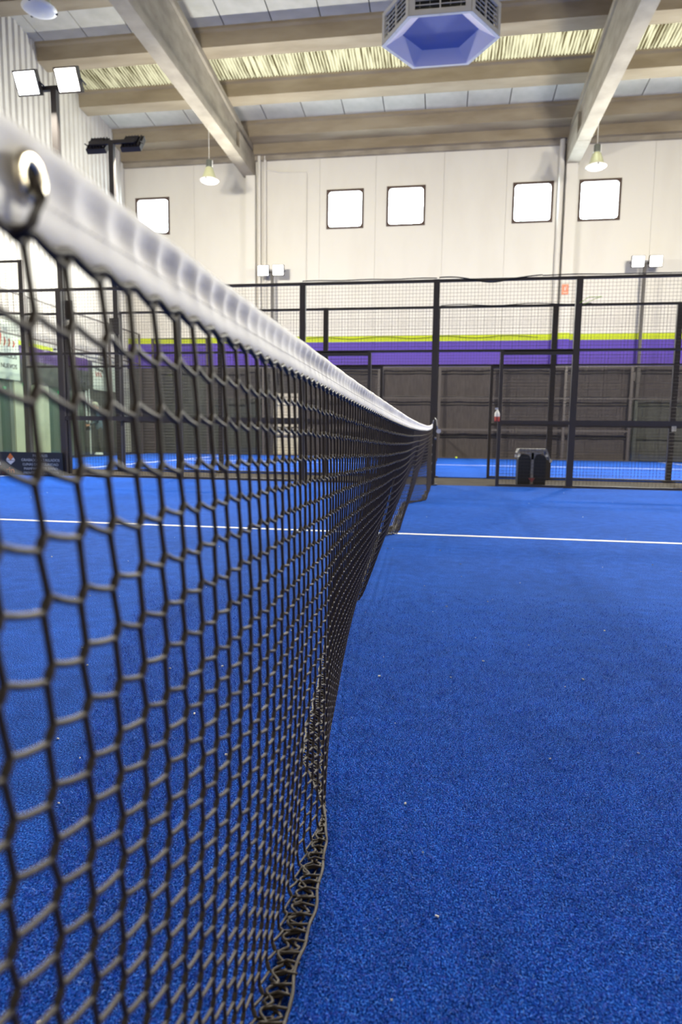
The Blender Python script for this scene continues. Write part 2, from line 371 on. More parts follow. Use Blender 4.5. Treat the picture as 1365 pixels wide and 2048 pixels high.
# ------------------------------------------------------------------ padel court enclosures
def grid_mesh(wd, ht, key={}):
    k = (round(wd, 3), round(ht, 3))
    if k in key: return key[k]
    mb = MB(); r = .0019; nx = int(round(wd/.05)); nz_ = int(round(ht/.05))
    for i in range(1, nx): mb.tube([(i*wd/nx, 0, 0), (i*wd/nx, 0, ht)], r, 3, False)
    for j in range(1, nz_): mb.tube([(0, .004, j*ht/nz_), (wd, .004, j*ht/nz_)], r, 3, False)
    key[k] = mb.mesh('mesh_panel', WIRE); return key[k]
def fence(label, loc, rz, x0, x1, bays, door=False, glass_to=None, group=None):
    """runs along local x; bays of 2 m from x0 to x1"""
    t = thing('court_fence', label, 'fence', loc, rz, group)
    hgt = lambda x: 4.0 if abs(x) >= 7.9 or bays == 'end' else 3.0
    x = x0
    while x <= x1 + .01:
        MB().box(x-.045, x+.045, -.03, .03, 0, hgt(x)).build('post', STEEL, t)
        MB().box(x-.09, x+.09, -.07, .07, 0, .012).build('base_plate', STEEL, t); x += 2
    x = x0
    def rail(a, b_, z, h=.04): MB().box(a, b_, -.02, .02, z-h/2, z+h/2).build('rail', STEEL, t)
    def panel(a, z0, wd, z1): o = link('mesh_panel', grid_mesh(wd, z1-z0), t, (a, 0, z0)); return o
    def glass(a, z0, wd, z1): MB().box(a, a+wd, -.006, .006, z0, z1).build('glass_panel', GLASS, t)
    while x < x1 - .01:
        a, b_ = x+.045, x+1.955; c = x+1
        if bays == 'end' or abs(c) > 8:
            glass(a, .01, 1.91, 2.98); rail(a, b_, 3.0); rail(a, b_, 3.98); panel(a, 3.02, 1.91, 3.96)
        elif abs(c) > 6:
            glass(a, .01, 1.91, 1.96); rail(a, b_, 1.98); rail(a, b_, 2.98); panel(a, 2.0, 1.91, 2.96)
        elif abs(c) < 2 and door:
            rail(a, b_, 1.98, .03); rail(a, b_, 2.98); panel(a, 2.0, 1.91, 2.96)
            s = 1 if c > 0 else -1; dp = s*.97
            MB().box(dp-.025, dp+.025, -.025, .025, 0, 1.98).build('door_post', STEEL, t)
            p0, p1 = (dp+.025, b_) if s > 0 else (a, dp-.025)
            rail(p0, p1, 1.95, .06); rail(p0, p1, .95, .045); rail(p0, p1, .02, .03)
            panel(p0, .04, p1-p0, .93); panel(p0, .97, p1-p0, 1.92)
        else:
            rail(a, b_, .95, .07); rail(a, b_, 1.98, .03); rail(a, b_, 2.98); rail(a, b_, .02, .03)
            panel(a, .04, 1.91, .92); panel(a, .98, 1.91, 1.96); panel(a, 2.0, 1.91, 2.96)
        x += 2
    return t
fence('black steel mesh fence closing the far side of the near court', (0, 10.03, 0), 0, -10, 10, 'side', True)
fence('black steel mesh fence on the far side of the grey walkway', (0, 12.0, 0), 0, -10, 10, 'side', True)
fence('black steel mesh fence standing right before the dark clad back wall', (0, 22.08, 0), 0, -10, 10, 'side', False)
fence('tall glass and mesh end wall of the far court near the corrugated wall', (-10, 17.03, 0), PI/2, -4, 4, 'end')

# windbreak cloth on the wall behind the third fence
mb = MB(); nx, nz_ = 260, 14; vs = []; fs = []
for i in range(nx+1):
    x = -4.85 + (12.5+4.85)*i/nx
    for j in range(nz_+1):
        z = 3.03*j/nz_
        yy = WY-.30 + .018*math.sin(x*5.1+.6*z) + .012*math.sin(x*11.3+2*z) + .008*math.sin(z*9+x*2) + .02*math.sin(z*2.1)
        vs.append((x, yy, z+.005))
for i in range(nx):
    for j in range(nz_): a = i*(nz_+1)+j; fs.append((a, a+nz_+1, a+nz_+2, a+1))
mb.add(vs, fs)
wc = mb.build('windbreak_cloth', CLOTH, None, True); tag(wc, 'dark grey-brown windbreak cloth hung along the foot of the back wall', 'cloth')
SEAM = mat('cloth_seam', (.022,.02,.02), .9); SEAM2 = mat('light_cord', (.13,.12,.11), .8)
for z, mt_, r in ((2.80, SEAM, .02), (1.78, SEAM, .018), (.72, SEAM, .02), (2.05, SEAM2, .008)):
    MB().tube([(-4.8+.5*k, WY-.345, z+.006*math.sin(k)) for k in range(34)], r, 5).build('seam', mt_, wc)

# ------------------------------------------------------------------ floodlights
LENSW = emis('floodlight_lens_cool', (.93,.98,1), 30); LENSY = emis('floodlight_lens_warm', (1,.93,.82), 30)
POLE = mat('pole_steel', (.045,.038,.036), .45)
def floodlight(label, x, y, facing, h=6.03, ang=48, group=None, half=.34):
    t = thing('floodlight', label, 'floodlight', (x, y, 0), 0, group)
    MB().box(-.045, .045, -.045, .045, 0, h-.02).build('pole', POLE, t)
    MB().box(-.12, .12, -.12, .12, 0, .015).build('base_plate', POLE, t)
    MB().box(-half-.1, half+.1, -.03, .03, h-.02, h+.04).build('cross_arm', POLE, t)
    MB().box(-.1, .1, -.11 if facing > 0 else .05, -.05 if facing > 0 else .11, 2.55, 2.85).build('junction_box', POLE, t)
    s = facing
    for k, sx in enumerate((-1, 1)):
        cx = sx*half
        # head box: tilted forward and down
        a = math.radians(ang)
        nrm = Vector((0, s*math.sin(a), -math.cos(a)))           # aim
        up = Vector((0, s*math.cos(a), math.sin(a)))
        c = Vector((cx, s*.16, h+.03))
        hb = MB(); hb.obox(c, Vector((.19,0,0)), up*.17, nrm*.045)
        hb.obox(c - nrm*.07, Vector((.12,0,0)), up*.09, nrm*.03)
        for q in range(6): hb.obox(c - nrm*.06 + Vector(((q-2.5)*.06,0,0)), Vector((.006,0,0)), up*.15, nrm*.02)
        head = hb.build('lamp_head', POLE, t)
        MB().obox(c + nrm*.048, Vector((.165,0,0)), up*.145, nrm*.004).build('lens', LENSW if k == 0 else LENSY, head)
        MB().tube([(cx-.2, s*.02, h+.02), (cx-.2, s*.16, h+.03)], .012, 5).tube([(cx+.2, s*.02, h+.02), (cx+.2, s*.16, h+.03)], .012, 5).build('bracket', POLE, t)
        ld = bpy.data.lights.new('flood_lamp', 'AREA'); ld.shape = 'RECTANGLE'; ld.size = .32; ld.size_y = .28; ld.energy = FLOOD_W*(.8 if ang > 80 else 1)
        ld.color = (1, .92, .76) if k else ((.92, 1, .96) if ang > 80 else (1, .96, .84)); ld.spread = math.radians(178)
        lo = bpy.data.objects.new('flood_lamp', ld); C.objects.link(lo); lo.parent = t
        lo.location = c + nrm*.058; lo.rotation_euler = nrm.to_track_quat('-Z', 'Y').to_euler()
    return t
floodlight('glaring pair of floodlights on the black pole beside the advertising board', -6.0, 10.13, -1, 6.03, 64)
floodlight('two unlit-looking dark floodlight heads on a pole, seen from behind, near the left wall', -6.0, 11.9, 1, 5.98, 53)
floodlight('glaring pair of floodlights low before the wall left of the two middle windows', -5.72, 22.2, -1, 6.15, 84, None, .26)
floodlight('glaring pair of floodlights before the back wall under the rightmost window', 6.2, 22.2, -1, 6.12, 84, None, .26)
floodlight('pair of floodlights on a pole by the right end of the walkway', 6.0, 10.13, -1, 6.03, 64)
floodlight('unseen pair of floodlights added on the left behind the camera, facing away to bounce light onto the beams', -6.0, -2.1, -1, 6.03, 74)  # added out of view; its bounce brightens the near faces of the ceiling beams
floodlight('unseen pair of floodlights added on the right behind the camera, facing away to bounce light onto the beams', 6.0, -2.1, -1, 6.03, 74)  # likewise added behind the camera for bounced light on the ceiling
floodlight('second pair of floodlights by the right end of the walkway, turned to the far court', 6.0, 11.9, 1, 5.98, 53)

# ------------------------------------------------------------------ pendant lamps
SHADE = mat('prismatic_shade', (.55,.56,.36), .3, Transmission_Weight=.25)
DIFF = mat('lamp_diffuser', (.85,.85,.80), .5)
def pendant(label, x, y, zb, ztop, sc=1.0):
    t = thing('pendant_lamp', label, 'lamp', (x, y, zb), 0)
    MB().tube([(0,0,.62*sc),(0,0,ztop-zb)], .006, 5).build('cable', WHITEP, t)
    MB().lathe([(0,.62),(.06,.62),(.085,.60),(.085,.44),(.10,.42),(.06,.41)], 20).build('ballast_housing', mat('lamp_housing', (.10,.11,.10), .4), t, True)
    MB().tube([(.1,0,.42),(.1,0,.6)], .01, 5).build('bracket', WHITEP, t)
    MB().lathe([(.07,.43),(.11,.38),(.16,.24),(.20,.12),(.215,.10)], 28).build('shade', SHADE, t, True)
    MB().lathe([(.215,.10),(.27,.06),(.275,.05),(.22,.015),(.12,-.005),(0.0,-.01)], 28).build('diffuser', DIFF, t, True)
    for a in (.6, 2.6, 4.7):
        MB().box(-.015,.015,-.012,.012,-.02,.02).build('clip', BLACK, t, loc=(.262*math.cos(a), .262*math.sin(a), .045))
    return t
pendant('bell-shaped pendant lamp over the leftmost window, hung from the left rafter', -6.72, 18.95, 7.90, 9.42)
pendant('bell-shaped pendant lamp hanging by the foot of the right rafter', 4.06, 19.6, 8.02, 9.30)
pendant('round pendant lamp cut by the top edge above the brightest floodlights', -6.60, 10.75, 7.55, 9.42)

# ------------------------------------------------------------------ hexagonal air diffuser
PLAS_LIT = mat('plastic_floodlit_tone', (.58,.54,.64), .45); PLAS_BOUNCE = mat('plastic_court_bounce', (.17,.20,.42), .5); CREAMF = mat('cream_frame', (.80,.78,.70), .5)  # facets and centre plate carry floodlight and blue court bounce in their colours
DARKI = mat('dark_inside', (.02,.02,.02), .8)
hx = thing('air_diffuser', 'hexagonal cream-framed ceiling air diffuser with a recessed underside coloured as lit by blue court bounce', 'air diffuser', (-.12, 13.24, 8.0), math.radians(0)); hx.scale = (1, .87, 1)
Rr = 1.06; HH = .56
hp = [Vector((Rr*math.cos(math.radians(60*k)), Rr*math.sin(math.radians(60*k)), 0)) for k in range(6)]
cen = Vector((0,0,0)); inn = [q*.66 + Vector((0,0,.17)) for q in hp]; rim = [q*.955 for q in hp]
mb = MB(); mb.add([q*1.03 for q in hp] + rim, [(k, (k+1) % 6, 6+(k+1) % 6, 6+k) for k in range(6)]); mb.build('rim', CREAMF, hx)
for k in range(6):
    mb = MB(); q = [rim[k], rim[(k+1) % 6], inn[(k+1) % 6], inn[k]]; mb.add(q, [(0,1,2,3)]); mb.build('facet', PLAS_LIT, hx)
mb = MB(); mb.add(inn, [tuple(range(6))]); mb.build('centre_plate', PLAS_BOUNCE, hx)
mb = MB(); mb.add([q + Vector((0,0,HH)) for q in hp], [tuple(range(6))]); mb.build('top_plate', CREAMF, hx)
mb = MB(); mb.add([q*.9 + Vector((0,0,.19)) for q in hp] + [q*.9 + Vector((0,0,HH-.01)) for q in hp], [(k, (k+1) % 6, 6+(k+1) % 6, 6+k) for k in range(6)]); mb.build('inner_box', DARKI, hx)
for k in range(6):
    a, b_ = hp[k], hp[(k+1) % 6]; d = (b_-a).normalized(); up = Vector((0,0,1)); nn_ = d.cross(up); Lg = (b_-a).length; mid = (a+b_)/2
    fr = MB()
    for zc in (.045, HH-.04): fr.obox(mid + up*zc, d*Lg/2, nn_*.03, up*.04)
    for e in (a + d*.05, b_ - d*.05): fr.obox(e + up*(HH/2+.003), d*.045, nn_*.031, up*(HH/2-.002))
    g = fr.build('grille_frame', CREAMF, hx)
    sl = MB(); sl.obox(mid + up*HH/2, d*.014, nn_*.012, up*HH/2)
    for q in range(6):
        z = .10 + q*(HH-.18)/5; sl.obox(mid + up*z, d*(Lg/2-.06), nn_*.010, up*.006)
    for q in range(1, 6):
        e = a + d*(Lg*q/6); sl.obox(e + up*HH/2 - nn_*.02, d*.003, nn_*.003, up*(HH/2-.05))
    sl.build('grille', CREAMF, g)
MB().lathe([(.38, HH),(.38, 3.2)], 24).build('duct', GALV, hx, True)

# ------------------------------------------------------------------ the padel net
NETM = mat('net_cord', (.030,.0195,.0125), .55); NETM.node_tree.nodes['Principled BSDF'].inputs['Specular IOR Level'].default_value = .45
TAPE = noisy('net_tape_canvas', (.86,.85,.85), (.92,.91,.91), 900, .8, .15, 2, (1,1,1), .0006)
def itp(x, xs, ys): return float(np.interp(x, xs, ys))
def smooth(xs, ys, s=.06):
    X = np.linspace(0, 10, 4001); Y = np.interp(X, xs, ys); kx = np.exp(-.5*((np.arange(-150, 151)*.0025)/s)**2); kx /= kx.sum()
    Yp = np.pad(Y, 150, mode='edge'); return X, np.convolve(Yp, kx, 'valid')
XT = smooth([0,.6,1.3,1.55,1.9,2.5,3.4,4.8,8.5,10], [-.06,-.061,-.056,-.053,-.042,-.024,-.017,-.013,-.005,0], .1)
HT = smooth([0,.45,.6,.85,1.1,1.4,1.9,2.5,3.4,4.8,6.9,8.5,9.5,10], [.890,.887,.884,.876,.873,.866,.852,.836,.826,.826,.84,.866,.895,.915], .12)
XG = smooth([0,.88,1.05,1.16,1.316,1.6,1.9,2.4,2.75,2.84,2.93,3.11,3.77,4.4,4.78,4.98,5.15,6.06,7.05,7.35,7.6,8.5,8.9,10],
            [-.05,-.038,-.043,-.046,-.055,-.098,-.125,-.172,-.214,-.222,-.197,-.192,-.219,-.25,-.262,-.165,-.158,-.178,-.206,-.10,-.01,-.005,.0,0], .022)
def net_pt(y, s):
    """point on the hanging net; s metres below the band, measured along the net"""
    xt = itp(y, *XT); zt = itp(y, *HT) - .05; side = itp(y, [1.18, 1.5], [1, -1]); xg = itp(y, *XG) - .030*max(side, 0)
    amp = math.hypot(xt-xg, zt); zg = .012
    if s <= amp:
        q = s/amp; g = max(q, 0.0)**1.5; z = zt + (zg-zt)*q
        x = xt + (xg-xt)*g + .006*math.sin(q*PI)*math.sin(y*2.3)
        return Vector((x, y, z))
    e = s - amp; wob = .5 + .5*math.sin(y*9.0)
    return Vector((xg + side*e*.9, y, max(.004, zg - .008 + (.5-.5*side)*e*.35*wob)))
PIT = .0366; Y0 = .0768
SR = [.004]
for q in range(26): SR.append(SR[-1] + (.040 if q < 3 else .036 if q < 8 else .0308))
NR = len(SR); Y1 = 9.86
ncol = int((Y1-Y0)/PIT)
kn = thing('padel_net', 'black padel net with a white top band stretched across the near court', 'net', (0, 0, 0))
def strands(mb, c0, c1, ns, sub):
    rr = .0021; rk = .0031
    def seg(a, b_, r0, r1, bulge=0):
        pts = [a.lerp(b_, i/sub) for i in range(sub+1)]
        if bulge:
            for i in range(1, sub): pts[i] += Vector((0, 0, -bulge*math.sin(PI*i/sub)))
        mb.tube(pts, [r0] + [rr]*(sub-1) + [r1] if sub > 1 else [r0, r1], ns, False)
    for k in range(c0, c1):
        y = Y0 + k*PIT
        for j in range(NR):
            s = SR[j] + .0015*math.sin(k*1.7+j*2.3)
            jy = .0012*math.sin(k*2.9+j*1.3)
            A = net_pt(y+.0026+jy, s-.0042); B = net_pt(y-.0026+jy, s+.0043)
            mb.tube([A, (A+B)/2, B], [rr*1.15, rk, rr*1.15], ns, False)
            if j < NR-1:
                s2 = SR[j+1] + .0015*math.sin(k*1.7+(j+1)*2.3); jy2 = .0012*math.sin(k*2.9+(j+1)*1.3)
                seg(B, net_pt(y+.0026+jy2, s2-.0042), rr*1.1, rr*1.1)
            if k < ncol-1:
                s3 = SR[j] + .0015*math.sin((k+1)*1.7+j*2.3); jy3 = .0012*math.sin((k+1)*2.9+j*1.3)
                seg(A, net_pt(y+PIT-.0026+jy3, s3+.0043), rr*1.1, rr*1.1, .0012)
mb = MB(); strands(mb, 0, 36, 7, 3); strands(mb, 36, 106, 5, 2); strands(mb, 106, ncol, 4, 1)
nm = mb.build('net_mesh', NETM, kn, True); nm['kind'] = 'stuff'
# selvedge: a doubled cord laced along the bottom row
mb = MB(); D = SR[-1] + .006
def cord(off, r, y0, y1, step, fn, n_=6):
    pts = []; y = y0
    while y < y1: pts.append(fn(y)); y += step
    mb.tube(pts, r, n_, True)
cord(0, .0027, .06, 9.88, .012, lambda y: net_pt(y, D+.010+.003*math.sin(y*31)+.002*math.sin(y*77)) + Vector((0,0,.002+.002*math.sin(y*53)**2)))
cord(0, .0025, .06, 9.88, .0059, lambda y: net_pt(y, D-.012+.016*math.sin(y/PIT*2*PI)) + Vector((.003*math.cos(y/PIT*2*PI),0,.002)), 5)
cord(0, .0024, .06, 5.5, .0042, lambda y: net_pt(y, D-.022+.006*math.sin(y/.031*2*PI)) + Vector((.003*math.cos(y/.031*2*PI)+.001,0,.003)), 5)
y = .07; k = 0
while y < 5.5:
    wv_ = .004*math.sin(k*2.1); mb.tube([net_pt(y-.002, D-.024)+Vector((0,0,.003)), net_pt(y+wv_, D-.010)+Vector((0,0,.006)), net_pt(y+.003, D+.011)+Vector((0,0,.003))], .0021, 5)
    y += .0183 + .002*math.sin(k*1.3); k += 1
mb.build('bottom_cord', NETM, kn, True)
# top lacing under the band
mb = MB()
cord(0, .0028, .06, 9.88, .0059, lambda y: Vector((itp(y,*XT)+.0025, y, itp(y,*HT)-.0535+.0022*math.cos((y-Y0)/PIT*2*PI))), 5)
mb.build('top_cord', NETM, kn, True)
# the white band: folded canvas over a steel cable, puckered between its stitches
prof = [(.0,.0), (.005,-.002), (.0078,-.006), (.0082,-.011), (.0068,-.017), (.0058,-.023), (.0057,-.028), (.0062,-.033), (.0070,-.041), (.0080,-.0535)]
pk = [0, 0, .05, .35, .9, 1, .75, .25, 0, 0]
mb = MB(); ys = []; y = .03
while y < 9.9: ys.append(y); y += .0024 if y < 2 else .0045
far_ = [(-.005,-.002), (-.0078,-.006), (-.0082,-.011), (-.006,-.020), (-.001,-.035), (.004,-.046), (.0066,-.0535)]
full = [(x, z, p) for (x, z), p in zip(prof, pk)] + [(x, z, 0) for (x, z) in far_[::-1]]
nf = len(full); vs = []; fs = []
for i, y in enumerate(ys):
    xt = itp(y,*XT); zt = itp(y,*HT); ph = (y - .012*math.sin(y*3))/.0365; fr_ = ph - math.floor(ph); k = int(math.floor(ph))
    rnd = .65 + .35*math.sin(k*12.9898); d = max(0.0, math.sin(PI*fr_))**1.2*rnd
    sag = .0008*math.sin(PI*fr_)
    for (x, z, p) in full:
        sg = 1 if x > 0 else -1
        vs.append((xt - .005 + x - sg*.0058*p*d + .0006*math.sin(y*40+z*60), y, zt + z - sag*(z < -.045)*1.0))
for i in range(len(ys)-1):
    for q in range(nf):
        q2 = (q+1) % nf; fs.append((i*nf+q, i*nf+q2, (i+1)*nf+q2, (i+1)*nf+q))
fs.append(tuple(range(nf))); fs.append(tuple(range((len(ys)-1)*nf, len(ys)*nf)))
mb.add(vs, fs); band = mb.build('headband', TAPE, kn, True)
# stitches of the band
mb = MB(); y = .04
while y < 9.85:
    xt = itp(y,*XT); zt = itp(y,*HT)
    mb.tube([(xt+.0018, y, zt-.0335), (xt+.0018, y+.004, zt-.0337)], .0004, 4)
    y += .007 if y < 3 else .02
mb.build('stitching', WHITEP, band)
# brass eyelet at the near end, tied with a black cord
BRASS = mat('eyelet_metal', (.80,.72,.55), .25, 1.0)
def ring(mb, c, R, r, n_=36, q=12):
    vs = []; fs = []
    for i in range(n_):
        a = 2*PI*i/n_
        for k in range(q):
            b_ = 2*PI*k/q; rad = R + r*math.cos(b_)
            vs.append((c[0] + r*.55*math.sin(b_), c[1] + rad*math.cos(a), c[2] + rad*math.sin(a)))
    for i in range(n_):
        for k in range(q): fs.append((i*q+k, i*q+(k+1) % q, ((i+1) % n_)*q+(k+1) % q, ((i+1) % n_)*q+k))
    mb.add(vs, fs)
ye = .479; ex, ez = itp(ye,*XT)+.0045, itp(ye,*HT)-.026
mb = MB(); ring(mb, (ex, ye, ez), .0088, .0038); ey = mb.build('eyelet', BRASS, kn, True)
mb = MB(); mb.tube([(ex+.0006, ye+.0062*math.cos(a), ez+.0062*math.sin(a)) for a in [i*PI/8 for i in range(17)]], .0004, 4)
mb.add([(ex-.001, ye+.0055*math.cos(i*PI/8), ez+.0055*math.sin(i*PI/8)) for i in range(16)], [tuple(range(16))]); mb.build('eyelet_hole', DARKI, kn)
mb = MB(); mb.tube([(ex+.002, ye-.001, ez-.001), (ex+.006, ye-.004, ez-.012), (ex+.004, ye-.010, ez-.026), (ex-.003, ye-.014, ez-.033)], .0018, 7)
mb.tube([(ex+.001, ye+.003, ez+.001), (ex+.007, ye-.0, ez-.010), (ex+.005, ye-.006, ez-.024), (ex-.003, ye-.010, ez-.033)], .0014, 7)
mb.build('tie_cord', NETM, kn, True)
# side cords at the ends of the net
mb = MB()
mb.tube([net_pt(9.87, .8*i/24) for i in range(25)], .004, 6)
mb.build('end_cord', NETM, kn, True)
def net_post(label, x, y, s):
    t = thing('net_post', label, 'net post', (x, y, 0), 0)
    MB().box(-.03, .03, -.03, .03, 0, 1.0).build('post', STEEL, t)
    MB().box(-.075, .075, -.06, .06, 0, .012).build('base_plate', STEEL, t)
    m = MB()
    for bx in (-.055, .055): m.tube([(bx, -.03*s, .012), (bx, -.03*s, .028)], .012, 6)
    m.build('bolt', GALV, t)
    m = MB(); m.tube([(0, -s*.03, .90), (.01, -s*.045, .96), (.03, -s*.045, 1.0), (.05, -s*.04, .97), (.065, -s*.035, .88), (.07, -s*.035, .82)], .009, 7)
    m.tube([(0, -s*.03, .905), (-.01, -s*.05, .90), (0, -s*.06, .89)], .008, 7); m.build('hook', GALV, t, True)
    m = MB()
    for z in (.08, .2, .33, .46, .60, .74): m.tube([(0, -s*.03, z), (.002, -s*.05, z+.012), (.0, -s*.055, z-.008), (0, -s*.03, z-.012)], .004, 5)
    m.build('hook_strip', GALV, t, True)
    MB().tube([(.03, 0, .70), (.06, 0, .70)], .02, 10).build('winch', GALV, t)
    MB().tube([(.088, -s*.05, .805), (.088, -s*.02, .805)], .034, 16).build('roller', WHITEP, t)
    return t
net_post('black steel net post at the far fence holding the white band', .0, 9.935, 1)
net_post('black steel net post beside the camera at the near end of the net', -.06, -.02, -1)
# net of the far court
k2 = thing('padel_net', 'black padel net of the far court, seen end on behind the far net post', 'net', (0, 0, 0))
mb = MB(); y = 12.12
while y < 21.9:
    x = .006*math.sin(y*3); mb.tube([(x, y, .84), (x+.01*math.sin(y*2), y, .02)], .0016, 3, False); y += .045
for j in range(19): mb.tube([(.006*math.sin(q*3.0), 12.12+q*.3266, .84-j*.0455) for q in range(31)], .0016, 3, False)
o = mb.build('net_mesh', NETM, k2); o['kind'] = 'stuff'
mb = MB(); mb.box(-.006, .006, 12.1, 21.9, .84, .895); mb.build('headband', TAPE, k2)

# ------------------------------------------------------------------ things on and around the courts
# advertising board
NAVY = mat('navy_board', (.006,.012,.022), .45); ORNG = mat('orange_print', (.75,.20,.04), .5); PRW = mat('white_print', (.7,.72,.72), .5); PRG = mat('grey_print', (.45,.50,.52), .5)
ad = thing('advertising_board', 'dark navy advertising board with orange and white print at the foot of the left fence', 'sign', (-5.99, 9.955, 0))
MB().box(-2.0, 0, -.02, 0, 0.0, .385).build('board', NAVY, ad)
RX90 = Matrix.Rotation(PI/2, 4, 'X')
def put(txt, size, mt_, x, z, align='LEFT', par=ad, nm_='lettering'):
    return text_mesh(txt, size, mt_, nm_, par, Matrix.Translation((x, -.0215, z)) @ RX90, align)
put('Tarin', .15, ORNG, -.865, .03, 'RIGHT')
put('a', .12, PRW, -1.135, .16, 'CENTER')
for i, (s_, xx) in enumerate((('MURALES', -.36), ('GRABADOS - TALLADOS', -.36), ('LUNAS DE SEGURIDAD', -.36), ('MAMPARAS DE BAÑO', -.36), ('FRENTES DE ARMARIO', -.36))):
    put(s_, .062, PRG, xx-.03, .309-.0717*i, 'CENTER')
lg = MB(); cx, cz = -.93, .27
lg.prism([(cx, cz+.095), (cx+.052, cz+.03), (cx, cz-.02), (cx-.052, cz+.03)], 'y', -.0225, -.0205); lg.build('logo_top', ORNG, ad)
lg = MB(); lg.prism([(cx-.055, cz+.026), (cx-.005, cz-.022), (cx-.08, cz-.022)], 'y', -.0225, -.0205); lg.prism([(cx+.055, cz+.026), (cx+.08, cz-.022), (cx+.005, cz-.022)], 'y', -.0225, -.0205)
lg.prism([(cx-.08, cz-.03), (cx+.08, cz-.03), (cx, cz-.095)], 'y', -.0225, -.0205); lg.build('logo_base', PRW, ad)
# banners on the left wall
def cloth_panel(name, label, y0, y1, z0, z1, mats, wr, cat='banner', split=None, x=WL+.05):
    nx, nz_ = 50, 34; mb = MB(); vs = []; fs = []
    for i in range(nx+1):
        for j in range(nz_+1):
            yy = y0+(y1-y0)*i/nx; zz = z0+(z1-z0)*j/nz_
            vs.append((x + wr*(math.sin(yy*7+zz*5)+math.sin(yy*13-zz*11)*.6+math.sin(zz*17+yy*3)*.5), yy, zz))
    for i in range(nx):
        for j in range(nz_):
            a = i*(nz_+1)+j; fs.append((a, a+nz_+1, a+nz_+2, a+1))
    mb.add(vs, fs)
    if split: mb.m = [0 if (z0+(z1-z0)*((q % nz_)+.5)/nz_) < split else 1 for q in range(nx*nz_)]
    o = mb.build(name, mats, None, True); return tag(o, label, cat)
BWHITE = mat('banner_white', (.62,.63,.57), .5)
b1 = cloth_panel('banner', 'white banner with red script and black letters at the left edge of the photo', 13.2, 16.33, 2.07, 3.6, BWHITE, .002)
RZ = Matrix.Rotation(PI/2, 4, 'Z') @ RX90
def putl(txt, size, mt_, y, z, par):
    return text_mesh(txt, size, mt_, 'lettering', par, Matrix.Translation((WL+.06, y, z)) @ RZ, 'RIGHT')
INK = mat('black_print', (.03,.03,.03), .5); RED = mat('red_print', (.55,.03,.02), .5); REDO = mat('orange_script', (.8,.25,.1), .5)
putl('SERVICIOS', .17, INK, 16.22, 2.62, b1); putl('NUEVOS', .17, INK, 16.22, 2.36, b1)
m = MB()
for k, (yy, h) in enumerate(((15.35,.34),(15.55,.42),(15.72,.22),(15.9,.2),(16.08,.16))):
    m.tube([(WL+.065, yy, 2.92), (WL+.065, yy+.05, 2.92+h*.5), (WL+.065, yy+.02, 2.92+h)], .014, 5)
m.build('script', RED, b1)
PURP = mat('banner_purple', (.10,.06,.17), .22); DGB = mat('banner_dark_grey', (.075,.075,.075), .2)
cloth_panel('banner', 'purple and dark grey banner under crumpled shiny plastic film on the left wall', 16.36, 19.75, 2.03, 3.03, [DGB, PURP], .016, split=2.66)
b3 = cloth_panel('banner', 'white banner with small dark and red marks above the man in the cap', 20.03, 21.62, 2.10, 2.97, BWHITE, .002)
m = MB()
for k in range(5): m.tube([(WL+.065, 20.12+k*.12, 2.78-.02*k), (WL+.065, 20.17+k*.12, 2.86-.02*k), (WL+.065, 20.22+k*.12, 2.76-.02*k)], .013, 4)
m.build('lettering', INK, b3)
m = MB()
for k in range(3): m.tube([(WL+.065, 20.2+k*.14, 2.68), (WL+.065, 20.27+k*.14, 2.54)], .013, 4)
m.build('mark', RED, b3)
# fire extinguisher sign
sg = thing('safety_sign', 'small red safety sign high on the white wall beside the right pilaster', 'sign', (3.89, WY-.262, 5.29))
MB().box(-.1, .1, 0, .012, 0, .32).build('plate', mat('sign_red', (.72,.20,.10), .5), sg)
m = MB(); m.tube([(.0,-.003,.12),(.0,-.003,.24)], .022, 8); m.tube([(0,-.003,.24),(.035,-.003,.27),(.045,-.003,.2)], .007, 5); m.tube([(-.05,-.003,.06),(.05,-.003,.06)], .01, 5); m.build('symbol', mat('sign_white', (.8,.7,.62), .5), sg)
# litter bin behind the fence
GREYP2 = noisy('grey_lid', (.22,.21,.20), (.30,.29,.27), 20, .5)
bn = thing('litter_bin', 'black double litter bin with a grey lid standing behind the fence door', 'bin', (1.50, 10.42, 0))
MB().prism([(-.225,.50),(-.20,.56),(.20,.56),(.235,.48),(.27,.40),(.255,.39),(.21,.47),(.19,.52),(-.19,.52),(-.215,.48)], 'y', -.15, .15).build('lid', GREYP2, bn)
for s_, x0 in ((-1, -.205), (1, .02)):
    pl = [(x0, 0), (x0+.185, 0), (x0+.185, .40)] + [(x0+.0925+.0925*math.cos(a), .40+.075*math.sin(a)) for a in [PI*i/8 for i in range(1, 8)]] + [(x0, .40)]
    MB().prism(pl, 'y', -.13, .13).build('container', BLACK, bn)
m = MB(); m.box(-.02, .02, -.15, -.13, .03, .50)
m.prism([(-.02,.40),(.02,.40),(.05,.47),(.19,.51),(-.19,.51),(-.05,.47)], 'y', -.15, -.131); m.build('stem', GREYP2, bn)
MB().prism([(-.05,.12),(.05,.12),(0,.05)], 'y', -.155, -.15).build('badge', mat('badge_red', (.30,.07,.07), .5), bn)
m = MB()
for x_, z_ in ((-.245,.45),(-.20,.47),(.20,.46),(.265,.38)): m.box(x_-.018, x_+.018, -.17, -.15, z_-.018, z_+.018)
m.build('clip', mat('clip_white', (.75,.72,.62), .4), bn)
